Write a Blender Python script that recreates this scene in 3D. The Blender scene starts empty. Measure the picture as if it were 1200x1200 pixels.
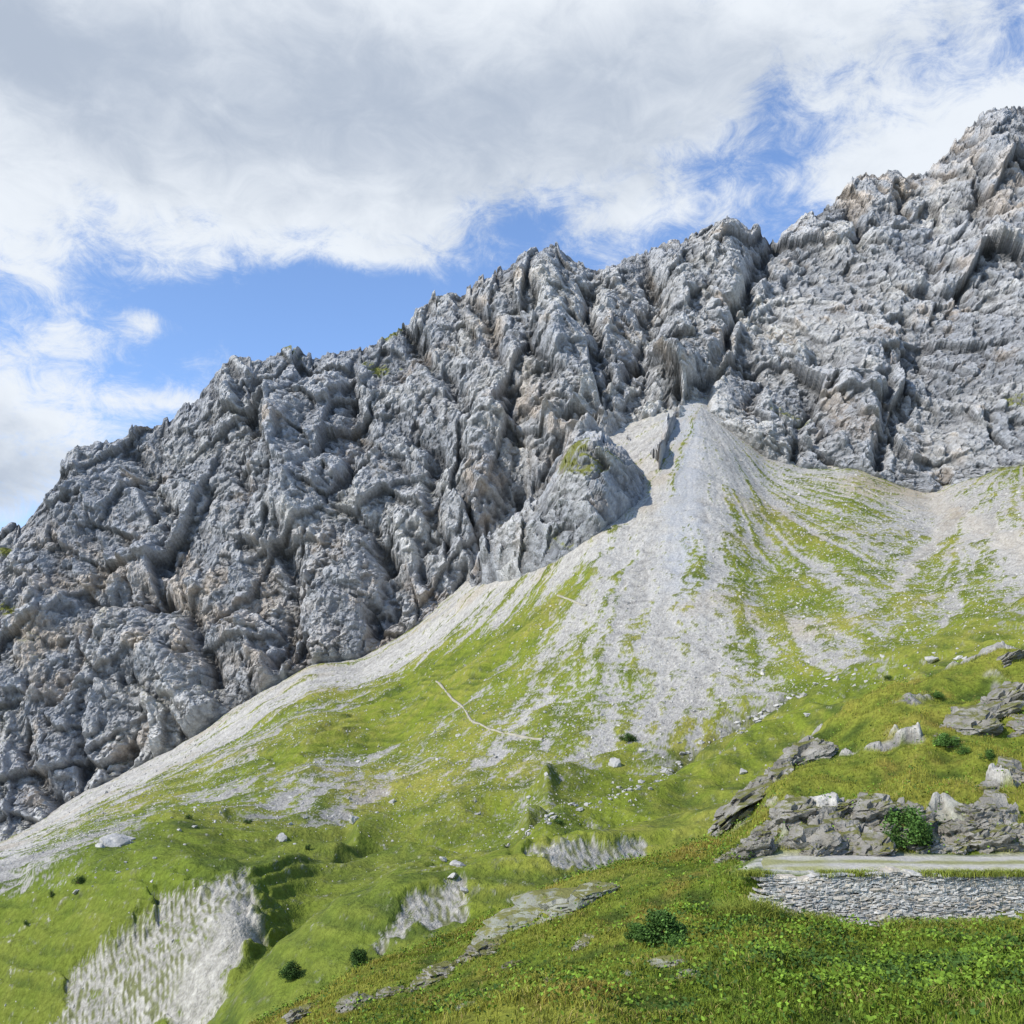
import bpy, math, numpy as np
from mathutils import Vector
rng = np.random.default_rng(7)
T = 0.52
PITCH = math.radians(12)
fw = np.array([0, math.cos(PITCH), math.sin(PITCH)])
upv = np.array([0, -math.sin(PITCH), math.cos(PITCH)])
rt = np.array([1.0, 0, 0])

# ---------- camera helpers (image pixel and view depth -> world position, and back) ----------
def P(u, v, s):
    u = np.asarray(u, float); v = np.asarray(v, float); s = np.asarray(s, float)
    a = (u-600)/600*T; b = (600-v)/600*T
    return s[..., None]*(fw + a[..., None]*rt + b[..., None]*upv)
def proj(p):
    q = p@fw
    q = np.where(np.abs(q) < 1e-3, 1e-3, q)
    return 600+(p@rt)/q/T*600, 600-(p@upv)/q/T*600, q
def C(us, pts):
    a = np.array(pts, float)
    return np.interp(us, a[:, 0], a[:, 1])
def gsm(A, sig, axis):
    r = int(sig*3)+1
    k = np.exp(-0.5*(np.arange(-r, r+1)/sig)**2); k /= k.sum()
    pad = [(0, 0)]*A.ndim; pad[axis] = (r, r)
    B = np.pad(A, pad, mode='reflect', reflect_type='odd')
    out = np.zeros_like(A)
    n = A.shape[axis]
    for i, w in enumerate(k):
        sl = [slice(None)]*A.ndim; sl[axis] = slice(i, i+n)
        out += w*B[tuple(sl)]
    return out
def sst(x, a, b):
    t = np.clip((x-a)/(b-a), 0, 1); return t*t*(3-2*t)

# ---------- noise ----------
perm = rng.permutation(256).astype(np.int32); perm = np.concatenate([perm, perm, perm])
G = rng.normal(size=(256, 3)).astype(np.float32); G /= np.linalg.norm(G, axis=1)[:, None]
RV = rng.uniform(-1, 1, 256).astype(np.float32)
def perlin(p):
    p = np.asarray(p, np.float32); sh = p.shape[:-1]; p = p.reshape(-1, 3)
    i = np.floor(p).astype(np.int32); f = p-i; i &= 255
    w = f*f*f*(f*(f*6-15)+10)
    out = np.zeros(len(p), np.float32)
    for dx in (0, 1):
        wx = w[:, 0] if dx else 1-w[:, 0]
        hx = perm[(i[:, 0]+dx) & 255]
        for dy in (0, 1):
            wy = w[:, 1] if dy else 1-w[:, 1]
            hy = perm[hx+((i[:, 1]+dy) & 255)]
            for dz in (0, 1):
                wz = w[:, 2] if dz else 1-w[:, 2]
                g = G[perm[hy+((i[:, 2]+dz) & 255)]]
                d = g[:, 0]*(f[:, 0]-dx)+g[:, 1]*(f[:, 1]-dy)+g[:, 2]*(f[:, 2]-dz)
                out += wx*wy*wz*d
    return (out*1.5).reshape(sh)
def fbm(p, sc, o=3, off=0.0):
    p = np.asarray(p, np.float32)/sc+off
    t = 0; a = 1.0
    for k in range(o):
        t = t+a*perlin(p); p = p*2.03+17.1; a *= .5
    return t
def ridge(p, sc, off=0.0):
    return 1-2.2*np.abs(perlin(np.asarray(p, np.float32)/sc+off))
def facets(p, sc, off=0.0, tilt=1.0):
    """broken planar blocks: every cell is a randomly tilted, randomly offset plane"""
    p = (np.asarray(p, np.float32)/sc+off); sh = p.shape[:-1]; p = p.reshape(-1, 3)
    i = np.floor(p).astype(np.int32); f = p-i
    best = np.full(len(p), 1e9, np.float32); bid = np.zeros(len(p), np.int32); rel = np.zeros_like(f)
    for dx in (-1, 0, 1):
        hx = perm[(i[:, 0]+dx) & 255]
        for dy in (-1, 0, 1):
            hy = perm[hx+((i[:, 1]+dy) & 255)]
            for dz in (-1, 0, 1):
                h = perm[hy+((i[:, 2]+dz) & 255)]
                r = f-np.array([dx+.5, dy+.5, dz+.5], np.float32)-.48*G[h]
                d = r[:, 0]**2+r[:, 1]**2+r[:, 2]**2
                m = d < best
                best[m] = d[m]; bid[m] = h[m]; rel[m] = r[m]
    g = G[(bid*7+3) & 255]
    return (RV[bid]+tilt*(rel*g).sum(-1)).reshape(sh)

def polyd(u, v, pts):
    d = np.full(u.shape, 1e9, np.float32)
    for (x0, y0), (x1, y1) in zip(pts[:-1], pts[1:]):
        dx, dy = x1-x0, y1-y0; L = dx*dx+dy*dy+1e-9
        t = np.clip(((u-x0)*dx+(v-y0)*dy)/L, 0, 1)
        d = np.minimum(d, np.hypot(u-x0-t*dx, v-y0-t*dy))
    return d
def sdf(u, v, poly):
    d = polyd(u, v, poly+[poly[0]])
    ins = np.zeros(u.shape, bool)
    n = len(poly)
    for k in range(n):
        x0, y0 = poly[k]; x1, y1 = poly[(k+1) % n]
        if y0 == y1: continue
        c = ((y0 > v) != (y1 > v)) & (u < (x1-x0)*(v-y0)/(y1-y0)+x0)
        ins ^= c
    return np.where(ins, -d, d)

# ---------- mesh building ----------
COL = bpy.context.scene.collection
def raw_mesh(name, V, F, col=None, smooth=True, mats=()):
    V = np.asarray(V, np.float32).reshape(-1, 3); F = np.asarray(F, np.int32)
    k = F.shape[1]
    me = bpy.data.meshes.new(name)
    me.vertices.add(len(V)); me.vertices.foreach_set("co", V.ravel())
    me.loops.add(F.size); me.loops.foreach_set("vertex_index", F.ravel())
    me.polygons.add(len(F)); me.polygons.foreach_set("loop_start", np.arange(0, F.size, k, dtype=np.int32))
    me.update(calc_edges=True)
    if col is not None:
        c = np.ones((len(V), 4), np.float32); c[:, :3] = np.clip(np.asarray(col, np.float32).reshape(-1, 3), 0, 1)
        at = me.color_attributes.new(name="Col", type='FLOAT_COLOR', domain='POINT')
        at.data.foreach_set("color", c.ravel())
    me.polygons.foreach_set("use_smooth", np.full(len(F), smooth))
    for m in mats: me.materials.append(m)
    return me
def add_obj(name, me, parent=None, **props):
    o = bpy.data.objects.new(name, me); COL.objects.link(o)
    if parent is not None: o.parent = parent
    for k, v in props.items(): o[k] = v
    return o
def grid_faces(R, N):
    idx = np.arange(R*N).reshape(R, N)
    return np.stack([idx[:-1, :-1], idx[:-1, 1:], idx[1:, 1:], idx[1:, :-1]], -1).reshape(-1, 4)
def stack(lines, ns):
    rows = []
    for k in range(len(lines)-1):
        A, B = lines[k], lines[k+1]
        sa = np.maximum(A@fw, 1.0)[:, None]; sb = np.maximum(B@fw, 1.0)[:, None]
        for j in range(ns[k]):
            t = j/ns[k]
            w = (t*sa)/((1-t)*sb+t*sa)
            rows.append(A*(1-w)+B*w)
    rows.append(lines[-1])
    return np.array(rows)

# ---------- materials ----------
def mat_surface(name, bumps, var=0.25, vscale=1.0, rough=0.95, spec=0.1, base=None, moss=None, base2=None):
    m = bpy.data.materials.new(name); m.use_nodes = True
    nt = m.node_tree; N = nt.nodes; L = nt.links
    bs = N["Principled BSDF"]; bs.inputs["Roughness"].default_value = rough
    bs.inputs["Specular IOR Level"].default_value = spec
    geo = N.new("ShaderNodeNewGeometry")
    pos = geo.outputs["Position"]
    def noise(sc, det, ro=.65):
        n = N.new("ShaderNodeTexNoise"); n.inputs["Scale"].default_value = sc; n.inputs["Detail"].default_value = det
        n.inputs["Roughness"].default_value = ro; L.new(pos, n.inputs["Vector"]); return n.outputs["Fac"]
    def rng_(x, a, b, c, d):
        mr = N.new("ShaderNodeMapRange"); mr.inputs[1].default_value = a; mr.inputs[2].default_value = b
        mr.inputs[3].default_value = c; mr.inputs[4].default_value = d; L.new(x, mr.inputs[0]); return mr.outputs[0]
    def mixc(f, a, b):
        x = N.new("ShaderNodeMix"); x.data_type = 'RGBA'; L.new(f, x.inputs[0])
        for i, q in ((6, a), (7, b)):
            if isinstance(q, tuple): x.inputs[i].default_value = (*q, 1)
            else: L.new(q, x.inputs[i])
        return x.outputs[2]
    if base is None:
        at = N.new("ShaderNodeAttribute"); at.attribute_name = "Col"; src = at.outputs["Color"]
    else:
        src = mixc(rng_(noise(vscale*.5, 4), .4, .6, 0, 1), base, base2 or tuple(c*.7 for c in base))
    fac = rng_(noise(vscale, 4, .7), .3, .7, 1-var, 1+var)
    vm = N.new("ShaderNodeVectorMath"); vm.operation = 'SCALE'
    L.new(src, vm.inputs[0]); L.new(fac, vm.inputs["Scale"])
    out = vm.outputs[0]
    if moss:
        sp = N.new("ShaderNodeSeparateXYZ"); L.new(geo.outputs["Normal"], sp.inputs[0])
        ad = N.new("ShaderNodeMath"); ad.operation = 'ADD'; L.new(sp.outputs[2], ad.inputs[0]); L.new(noise(2.2, 5), ad.inputs[1])
        out = mixc(rng_(ad.outputs[0], 1.27, 1.44, 0, .9), out, moss)
    L.new(out, bs.inputs["Base Color"])
    prev = None
    for sc, dist, det in bumps:
        b = N.new("ShaderNodeBump"); b.inputs["Distance"].default_value = dist; b.inputs["Strength"].default_value = 1
        L.new(noise(sc, det), b.inputs["Height"])
        if prev: L.new(prev, b.inputs["Normal"])
        prev = b.outputs[0]
    L.new(prev, bs.inputs["Normal"])
    return m
M_rock = mat_surface("mountain_limestone", [(.3, 2.8, 6)], var=.28, vscale=.45)
M_slope = mat_surface("scree_and_meadow", [(.8, .8, 4)], var=.28, vscale=1.1)
M_hill = mat_surface("hillside_turf", [(3.0, .15, 5)], var=.4, vscale=6)
M_leafc = mat_surface("grass_blades", [(3, .01, 1)], var=.2, vscale=3, rough=.7)
M_out = mat_surface("outcrop_schist", [(2.2, .3, 6)], var=.45, vscale=3.5, base=(.33, .31, .27), base2=(.19, .175, .145), moss=(.14, .14, .03))
M_out2 = mat_surface("pale_slab", [(2.5, .15, 6)], var=.38, vscale=3.0, base=(.31, .305, .25), base2=(.20, .205, .16), moss=(.16, .155, .035))
M_boul = mat_surface("boulder_limestone", [(1.2, .3, 4)], var=.25, vscale=1.0, base=(.48, .46, .42))
M_wall = mat_surface("wall_stone", [(9, .05, 5)], var=.35, vscale=7)
M_gravel = mat_surface("gravel", [(12, .04, 4)], var=.25, vscale=9)
M_path = mat_surface("trodden_earth", [(2, .05, 3)], var=.15, vscale=.8, base=(.38, .35, .27))
M_bark = mat_surface("bark", [(20, .02, 3)], var=.2, vscale=10, base=(.10, .075, .05))

# =====================================================================
# FAR TERRAIN: scree, meadow and spur
# =====================================================================
us = np.arange(-240, 1441, 1.3); NU = len(us)
m2v = C(us, [(-240,1390),(0,1340),(100,1300),(200,1240),(250,1195),(300,1130),(350,1088),(400,1055),(480,1018),(560,1000),(640,980),(740,968),(800,960),(900,930),(1000,880),(1200,800),(1440,720)])
m2s = C(us, [(-240,138),(250,136),(300,139),(400,142),(500,146),(640,153),(800,168),(1200,190),(1440,195)])
m1v = m2v+C(us, [(-240,60),(300,70),(420,110),(640,110),(800,100),(1440,100)]); m1s = m2s-C(us, [(-240,20),(300,16),(1440,25)])
m3v = m2v+C(us, [(-240,-10),(250,-5),(300,6),(360,9),(1440,9)]); m3s = m2s+C(us, [(-240,18),(280,16),(350,36),(480,45),(600,35),(700,30),(1440,18)])
m4v = C(us, [(-240,1060),(0,1035),(100,1008),(200,998),(290,1002),(330,1008),(400,998),(480,985),(560,965),(700,935),(800,905),(900,865),(1000,820),(1200,748),(1440,665)])
m4s = C(us, [(-240,205),(60,197),(150,190),(230,183),(285,181),(330,191),(400,216),(450,230),(500,228),(650,232),(800,250),(1200,260),(1440,265)])
m5v = m4v-C(us, [(-240,25),(1440,25)]); m5s = m4s+C(us, [(-240,50),(200,55),(290,58),(370,40),(500,38),(1440,40)])
basev = C(us, [(-240,1075),(0,990),(50,962),(100,928),(150,903),(200,880),(240,855),(300,815),(360,780),(420,770),(480,740),(540,690),(600,635),(650,580),(700,515),(740,508),(790,489),(820,484),(850,500),(900,540),(940,548),(1000,550),(1050,568),(1090,580),(1130,565),(1200,545),(1440,500)])
bases = C(us, [(-240,560),(0,560),(150,600),(360,600),(540,640),(700,655),(820,665),(940,640),(1060,620),(1200,600),(1440,590)])
sm = lambda x, k=9: gsm(x, k, 0)
L = [P(us, np.full(NU, 1560.), np.full(NU, 70.)), P(us, sm(m1v), sm(m1s)), P(us, sm(m2v), sm(m2s)), P(us, sm(m3v), sm(m3s)),
     P(us, sm(m4v), sm(m4s, 18)), P(us, sm(m5v), sm(m5s, 18)), P(us, sm(basev, 5), sm(bases))]
ext = L[6]+(L[6]-L[5])*.25
L.append(ext)
A = stack(L, [12, 80, 55, 150, 40, 340, 60])
A = gsm(A, 6, 0)
RM = A.shape[0]
U = np.broadcast_to(us, (RM, NU)).astype(np.float32)
_, Vv, S = proj(A); Vv = Vv.astype(np.float32)
def fan(ap):
    d = A-ap; return np.arctan2(d[..., 0], -d[..., 1]), np.hypot(d[..., 0], d[..., 1])
ap1 = P(822, 465, 690); ap2 = P(1190, 490, 640)
f1, r1 = fan(ap1); f2, r2 = fan(ap2)
n40 = fbm(A, 40, 2); n12 = fbm(A, 12, 2, 5.); n4 = fbm(A, 4.5, 2, 9.); n2 = perlin(A/1.7)
n22 = fbm(A, 22, 2, 44.)
wn = rng.random(U.shape).astype(np.float32)-.5
w2 = sst(U+n40*60, 1000, 1080)
f1 = f1+n12*.011+n40*.02; f2 = f2+n12*.013+n40*.022
Z0 = np.zeros_like(f1)
def streak(k, rr, off):
    s1 = perlin(np.stack([f1*k, r1/rr, Z0+off], -1)); s2 = perlin(np.stack([f2*k*1.2, r2/rr, Z0+off+9], -1))
    return s1*(1-w2)+s2*w2
sA = streak(13, 220, .3); sB = streak(32, 100, 4.3); sC = streak(75, 55, 8.3)
st = sA*.6+sB*.8+sC*.75
tab = np.array([
 [0,0,0,0,0,0,0,0,0,0,.1,.3,.6],
 [0,0,0,0,0,0,0,.05,0,.0,.15,.4,.6],
 [0,0,0,0,0,0,0,0,0,.22,.38,.3,.65],
 [0,0,0,0,0,0,0,0,.08,.44,.54,.34,.4],
 [0,0,0,0,0,0,0.05,.25,.14,.58,.58,.54,.42],
 [0,0,0,0,0,.1,.45,.42,.24,.54,.58,.68,.68],
 [0,0,0,0,.25,.58,.6,.42,.38,.54,.64,.88,.9],
 [0,0,0,.15,.68,.88,.55,.45,.44,.58,.84,1,1],
 [0,0,0,.6,.78,.66,.54,.5,.62,.95,1,1,1],
 [0,0,.5,.8,.68,.66,.58,.66,.95,1,1,1,1],
 [0,.4,.95,.85,.75,.8,.76,.9,1,1,1,1,1],
 [.1,.9,1,1,1,1,1,1,1,1,1,1,1],
 [1,1,1,1,1,1,1,1,1,1,1,1,1]], float)
uu = np.clip(U/100, 0, 11.999); vv = np.clip((Vv-450)/50, 0, 11.999)
iu = uu.astype(int); iv = vv.astype(int); fu = uu-iu; fv = vv-iv
dens = (tab[iv, iu]*(1-fu)+tab[iv, iu+1]*fu)*(1-fv)+(tab[iv+1, iu]*(1-fu)+tab[iv+1, iu+1]*fu)*fv
jj = n12*8
tong = np.exp(-((polyd(U, Vv, [(690,672),(640,715),(560,790),(480,850),(400,880)])+jj)/14)**2)
tong2 = np.exp(-((polyd(U, Vv, [(570,745),(480,805),(400,858),(330,890)])+jj)/11)**2)+np.exp(-((polyd(U, Vv, [(660,770),(600,815),(520,880)])+jj)/8)**2)*.7
dens = np.clip(dens+tong*.45*sst(U, 380, 480)+tong2*.35, 0, 1)
chute = np.exp(-((polyd(U, Vv+n12*8, [(1070,585),(1110,596),(1160,625),(1230,660)]))/13)**2)+.8*np.exp(-((polyd(U, Vv+n12*8, [(1120,600),(1080,650),(1050,690)]))/7)**2)
dens = np.clip(dens-.7*chute, 0, 1)
bl = np.broadcast_to(sm(basev, 4), U.shape)
ribbon = np.exp(-((Vv-bl-C(us, [(-240,10),(0,10),(200,14),(360,18),(500,24),(1440,30)]))/C(us, [(-240,10),(300,12),(500,19),(1440,25)]))**2)*(U < 700)
dens = dens*(1-.95*ribbon)
full = sst(dens, .8, .97)
clump = n4*.38+n2*.38+wn*.36
g = dens*1.1-.02+st*.66*(1-full)+clump+n12*.18
gm = sst(g, .42, .66); gm = np.maximum(gm, full*sst(g, .2, .4))
patches = [[(285,1006),(308,1050),(318,1085),(280,1130),(238,1205),(60,1210),(80,1155),(145,1085),(200,1035),(250,1014)],
           [(490,1032),(545,1012),(556,1040),(505,1088),(450,1128),(425,1112),(450,1072)],
           [(632,990),(700,972),(748,985),(735,1015),(690,1030),(640,1022)]]
pm = np.zeros_like(g)
sel = (U > 20) & (U < 800) & (Vv > 950) & (Vv < 1240)
for ip, pl in enumerate(patches):
    d = sdf(U[sel], Vv[sel], pl)+n12[sel]*(16 if ip == 0 else 26)+n4[sel]*(18 if ip == 0 else 26)+n2[sel]*9
    q = sst(-d, -8, 16); pm[sel] = np.maximum(pm[sel], q)
wq = n12*1.5+n4*.6
qc = (A[..., 0]*1.0+A[..., 2]*.55)/1.2+wq
q2 = (A[..., 0]*.35+A[..., 2]*1.0)/1.25+wq*.8
cut = perlin(np.stack([A[..., 0]*.45-A[..., 2]*.5, A[..., 1]*.3, qc*1.0], -1)*.9)
strp = np.sin(qc*2*np.pi)*.55+np.sin(q2*2*np.pi)*.35+cut*1.5+n2*.8+wn*.6+n4*.5
bare = np.exp(-((polyd(U+n12*8, Vv, [(285,1075),(262,1110),(232,1150),(228,1205)]))/20)**2)
pgr = sst(strp, -.2, .8)*(1-np.clip(bare*1.6, 0, 1))
pmh = sst(pm+n2*.6+wn*.5+n4*.3, .3, .75)
gm = gm*(1-pmh)+pmh*pgr*.9
stream = [(600,985),(655,955),(700,940),(760,918),(800,893),(850,862),(890,842),(930,822),(1010,782)]
ds = polyd(U, Vv+n12*6, stream); sg = np.exp(-(ds/5.5)**2)
lowf = sst(S, 130, 190)
dz = n40*2.2+n12*.7+n4*.22*(1+.6*(1-gm))+n2*.12
dz += full*(1-pm)*(n22*2.6+n12*.5)*lowf
# overlapping folds running from upper right down to lower left
def fold(pts, w, a): return a*np.exp(-((polyd(U, Vv+n22*7, pts))/w)**2)
folds = fold([(1240,712),(1080,768),(960,815),(850,842),(760,885),(640,930)], 12, 5.0)+fold([(1240,765),(1060,818),(930,862),(830,912),(740,945),(620,968)], 12, 5.5)\
    + fold([(640,935),(520,962),(420,985)], 10, 4.0)+fold([(260,960),(150,985),(40,1020)], 9, 2.5)-fold([(620,955),(500,985),(400,1010)], 7, 3)-fold([(1240,740),(1060,795),(1000,815)], 7, 3)
dz += folds*lowf
dz += st*.55*(1-full)*(S > 250)
terr = np.sin((A[..., 2]*.9+n12*1.6+n40*2)*2*np.pi/2.4)
dz += terr*.24*full*(1-pm)
dz += pm*(-1.2-.05*strp)
dz -= sg*3.6
bed = np.clip((S-90)/60, 0.3, 1)
A[..., 2] += dz*bed
def mix(a, b, t): return a*(1-t[..., None])+b*t[..., None]
gcol1 = np.array([.155, .19, .022]); gcol2 = np.array([.265, .245, .052]); gcol3 = np.array([.055, .082, .016])
gc = mix(np.broadcast_to(gcol1, A.shape), gcol2, np.clip(.3+n40*.6+n4*.5, 0, 1))
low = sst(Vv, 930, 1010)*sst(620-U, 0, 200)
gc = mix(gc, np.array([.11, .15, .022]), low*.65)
gc = mix(gc, gcol3, np.clip(.14+n12*.6-.28*terr*full+wn*.35+n2*.35-.4*n22, 0, .88))
sc = np.broadcast_to(np.array([.41, .388, .345]), A.shape)*(1+.2*n4+.26*st+.2*n2+.34*wn)[..., None]
sc = mix(sc, np.array([.35, .355, .355]), np.exp(-((U-800-n12*20)/22)**2)*sst(750-Vv, 0, 100)*.8)
sc = mix(sc, np.array([.36, .29, .19]), np.clip(np.exp(-(((U-1040)/50)**2+((Vv-572)/12)**2))+.4*sst(n40+sA, .2, .8)+.3*chute, 0, .7))
psc = np.broadcast_to(np.array([.34, .32, .275]), A.shape)*(1+.3*n2+.4*wn+.25*n4)[..., None]
sc = mix(sc, psc, pmh)
pgc = np.broadcast_to(np.array([.115, .12, .042]), A.shape)
gc = mix(gc, pgc, pmh*.85)
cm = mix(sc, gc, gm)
cm = mix(cm, np.array([.07, .075, .04]), np.clip(sg*.8*(n2*.8+.8), 0, .9))
GM = A
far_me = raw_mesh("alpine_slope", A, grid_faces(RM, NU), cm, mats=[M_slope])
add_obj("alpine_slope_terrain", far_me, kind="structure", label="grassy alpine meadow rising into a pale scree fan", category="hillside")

def surf_at(Gd, ucols, u, v):
    c = int(np.argmin(np.abs(ucols-u)))
    _, pv, q = proj(Gd[:, c])
    k = np.where((pv <= v) & (q > 3))[0]
    if len(k) == 0: return None
    return Gd[k[0], c]

# =====================================================================
# MOUNTAIN
# =====================================================================
def s_scree(v):
    v0 = sm(m5v); s0 = sm(m5s); v1 = sm(basev, 4); s1 = sm(bases)
    t = (v0-v)/(v0-v1)
    return 1/np.maximum(1/s0+(1/s1-1/s0)*t, 1/900.)
d1v = C(us, [(-240,1075),(0,990),(50,962),(100,928),(150,903),(200,880),(240,855),(300,815),(360,780),(420,772),(480,740),(540,692),(600,678),(650,664),(700,630),(740,598),(766,576),(784,515),(794,489),(820,484),(850,500),(900,540),(940,548),(1000,550),(1050,568),(1090,580),(1130,565),(1200,545),(1440,500)])
d1s = s_scree(d1v)+3
ktv = C(us, [(-240,1060),(0,975),(100,912),(200,862),(300,797),(360,765),(420,755),(480,724),(540,676),(570,645),(600,612),(640,572),(680,538),(712,520),(738,526),(758,545),(784,505),(794,479),(820,472),(850,488),(900,525),(1000,535),(1090,565),(1130,552),(1200,532),(1440,485)])
kts = d1s+C(us, [(-240,9),(540,10),(600,20),(700,30),(750,20),(784,10),(1440,9)])
kbv = ktv-C(us, [(-240,10),(560,10),(620,3),(700,-3),(750,-3),(784,10),(1440,10)])
kbs = kts+np.clip(bases+2-kts, 4, C(us, [(-240,300),(560,300),(620,80),(700,120),(750,140),(786,300),(1440,300)]))
crv = C(us, [(-240,760),(-100,680),(0,618),(25,606),(50,580),(68,550),(90,528),(110,522),(150,505),(190,486),(230,462),(248,440),(262,424),(280,418),(300,424),(330,416),(370,412),(410,408),(450,392),(475,382),(490,362),(512,342),(540,338),(560,322),(585,310),(612,302),(640,295),(660,293),(676,302),(690,314),(715,308),(742,300),(765,300),(782,286),(810,276),(835,266),(858,263),(880,272),(893,272),(905,282),(925,268),(950,252),(975,236),(1000,216),(1030,206),(1070,196),(1088,204),(1100,184),(1112,180),(1125,162),(1140,142),(1160,130),(1185,123),(1220,126),(1300,170),(1440,150)])+3
crs = C(us, [(-240,730),(0,760),(150,800),(265,825),(400,850),(650,880),(850,900),(900,915),(1000,950),(1200,1000),(1440,1000)])
mv1 = kbv+(crv-kbv)*.4; ms1 = kbs+(crs-kbs)*.28
mv2 = kbv+(crv-kbv)*.75; ms2 = kbs+(crs-kbs)*.66
k3 = lambda x: gsm(x, 3, 0)
crest = P(us, gsm(crv, 1.2, 0), crs)
nsD = [20, 85, 14, 185, 150, 120, 24, 8]
D = [P(us, d1v+60, d1s+25), P(us, k3(d1v), k3(d1s)), P(us, k3(ktv), k3(kts)), P(us, k3(kbv), k3(kbs)),
     P(us, k3(mv1), k3(ms1)), P(us, k3(mv2), k3(ms2)), crest, crest+np.array([0, 60, -35.]), crest+np.array([0, 500, -500.])]
B = stack(D, nsD)
RD = B.shape[0]
B0 = B.copy()
B = gsm(B, 4, 0)
irow = np.arange(RD)
icr = sum(nsD[:6])
B[icr-4:] = B0[icr-4:]
Ud = np.broadcast_to(us, (RD, NU)).astype(np.float32)
_, Vd, Sd = proj(B); Vd = Vd.astype(np.float32)
W = np.stack([fbm(B, 110, 2, 1.), fbm(B, 110, 2, 21.), fbm(B, 110, 2, 41.)], -1)*9
w5 = np.stack([fbm(B, 9, 3, 1.), fbm(B, 9, 3, 21.), fbm(B, 9, 3, 41.)], -1)*1.1
Bw = B+W
lean = np.interp(us, [-240, 200, 420, 620, 800, 900, 1200], [.6, .55, .4, -.1, -.35, .35, .55])[None, :]
X = Bw[..., 0]-lean*Bw[..., 2]*.6
Bs = np.stack([X, Bw[..., 1]*.3, Bw[..., 2]*.7], -1)
Bt = np.stack([Bw[..., 0]*.8+Bw[..., 2]*.5, Bw[..., 1]*.3, -Bw[..., 0]*.45+Bw[..., 2]*.75], -1)
Bi = np.stack([B[..., 0]+w5[..., 0], (B[..., 1]+w5[..., 1])*.3, (B[..., 2]+w5[..., 2])*.9], -1)
bil = np.abs(fbm(Bs, 90, 2, 3.))
h = (bil-.3)*18+fbm(Bs, 60, 2, 13.)*5
h += facets(Bs+w5, 60, 3.3, 2.2)*5.6
h += facets(Bt+w5, 30, 7.7, 2.2)*3.5
h += facets(Bi, 15, 1.7, 2.2)*2.0
h += facets(Bi, 8, 5.1, 2.2)*1.15
h = gsm(gsm(h, .55, 0), .55, 1)
h += facets(Bi, 4.2, 9.1, 2.2)*.66
h += facets(Bi, 2.3, 19.1, 2.2)*.34
R4 = perlin(B/3.1+19.); R5 = perlin(B/1.6+49.)
h = h+R4*.3+R5*.25
def facet(q, a=.8):
    s = q-np.floor(q); return np.where(s < a, s/a, (1-s)/(1-a))
sq = (B[..., 2]*.9+B[..., 0]*.3+fbm(B, 60, 2, 3.)*10)/12.0
h += (facet(sq)-.5)*1.8*np.clip(perlin(B/50+5)*1.4+.5, 0, 1.5)
h -= h.mean()
gul = [([(905,285),(882,325),(866,360),(850,400),(826,440),(815,480)], 10, 18),
 ([(540,697),(556,650),(585,600),(622,555),(650,510),(690,470)], 12, 20),
 ([(695,490),(728,505),(765,520)], 8, 10),
 ([(700,312),(690,370),(712,430),(700,470)], 9, 14), ([(560,360),(590,425),(600,480)], 9, 12),
 ([(148,900),(152,880)], 9, 18), ([(130,700),(165,690),(205,712)], 13, 20), ([(1000,250),(1012,290)], 9, 16),
 ([(268,430),(300,490),(290,560)], 9, 10), ([(60,820),(105,760),(110,700)], 12, 12),
 ([(430,615),(470,690),(440,735)], 11, 16), ([(955,420),(1000,432)], 12, 16), ([(1085,352),(1130,340)], 9, 12),
 ([(950,470),(930,540)], 8, 10), ([(1040,450),(1030,545)], 8, 11), ([(330,620),(345,700),(330,780)], 12, 14),
 ([(225,720),(250,800)], 10, 12), ([(505,520),(515,600),(500,680)], 11, 14), ([(770,330),(760,400),(740,440)], 9, 11),
 ([(1070,210),(1060,240)], 8, 12), ([(20,860),(60,940)], 12, 10), ([(410,440),(420,520),(395,580)], 10, 11),
 ([(950,300),(890,370),(875,420)], 8, 8), ([(1150,200),(1130,280),(1085,330)], 8, 9), ([(860,400),(900,440),(870,460)],8,8),
 ([(620,330),(625,400),(650,440)], 8, 8), ([(480,390),(530,450),(560,500)], 10, 11), ([(150,520),(200,600),(190,660)], 11, 10)]
but = [([(600,430),(560,520),(570,600)], 22, 16), ([(985,440),(1000,490),(985,515)], 16, 10), ([(1022,465),(1012,530)], 12, 8),
 ([(780,430),(760,490)], 16, 14), ([(850,268),(840,330)], 22, 10), ([(320,480),(335,600)], 26, 14), ([(652,490),(680,508)], 12, 20),
 ([(640,300),(650,400)], 22, 12), ([(180,760),(240,840)], 26, 14), ([(60,700),(30,800)], 25, 14), ([(480,620),(455,700)], 16, 12),
 ([(1160,135),(1180,200)], 22, 10), ([(800,500),(790,430)], 8, 6), ([(280,750),(310,800)], 16, 12), ([(690,565),(715,595)], 38, 14)]
jit = fbm(B, 25, 4, 31.)*13
for pts, w, dp in gul:
    h -= dp*np.exp(-(polyd(Ud+jit, Vd+jit*.5, pts)/w)**2)
for pts, w, dp in but:
    h += dp*np.exp(-(polyd(Ud+jit, Vd, pts)/w)**2)
calm = np.clip(np.exp(-(((Ud-960)/60)**2+((Vd-365)/50)**2))*.5+np.exp(-(((Ud-850)/26)**2+((Vd-465)/40)**2))*.5+np.exp(-(((Ud-1120)/50)**2+((Vd-510)/35)**2))*.4, 0, .6)
h = h*(1-calm)
fade = np.interp(irow, [0, 20, 50, icr-50, icr, RD-1], [.45, .6, 1, 1, .5, 1.0])[:, None]
kn = np.exp(-(((Ud-690)/75)**2+((Vd-590)/60)**2)); fade = fade*(1-.3*kn)
nd = np.array([-.12, -.84, .40]); nd /= np.linalg.norm(nd)
B = B+(h*fade)[..., None]*nd
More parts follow.
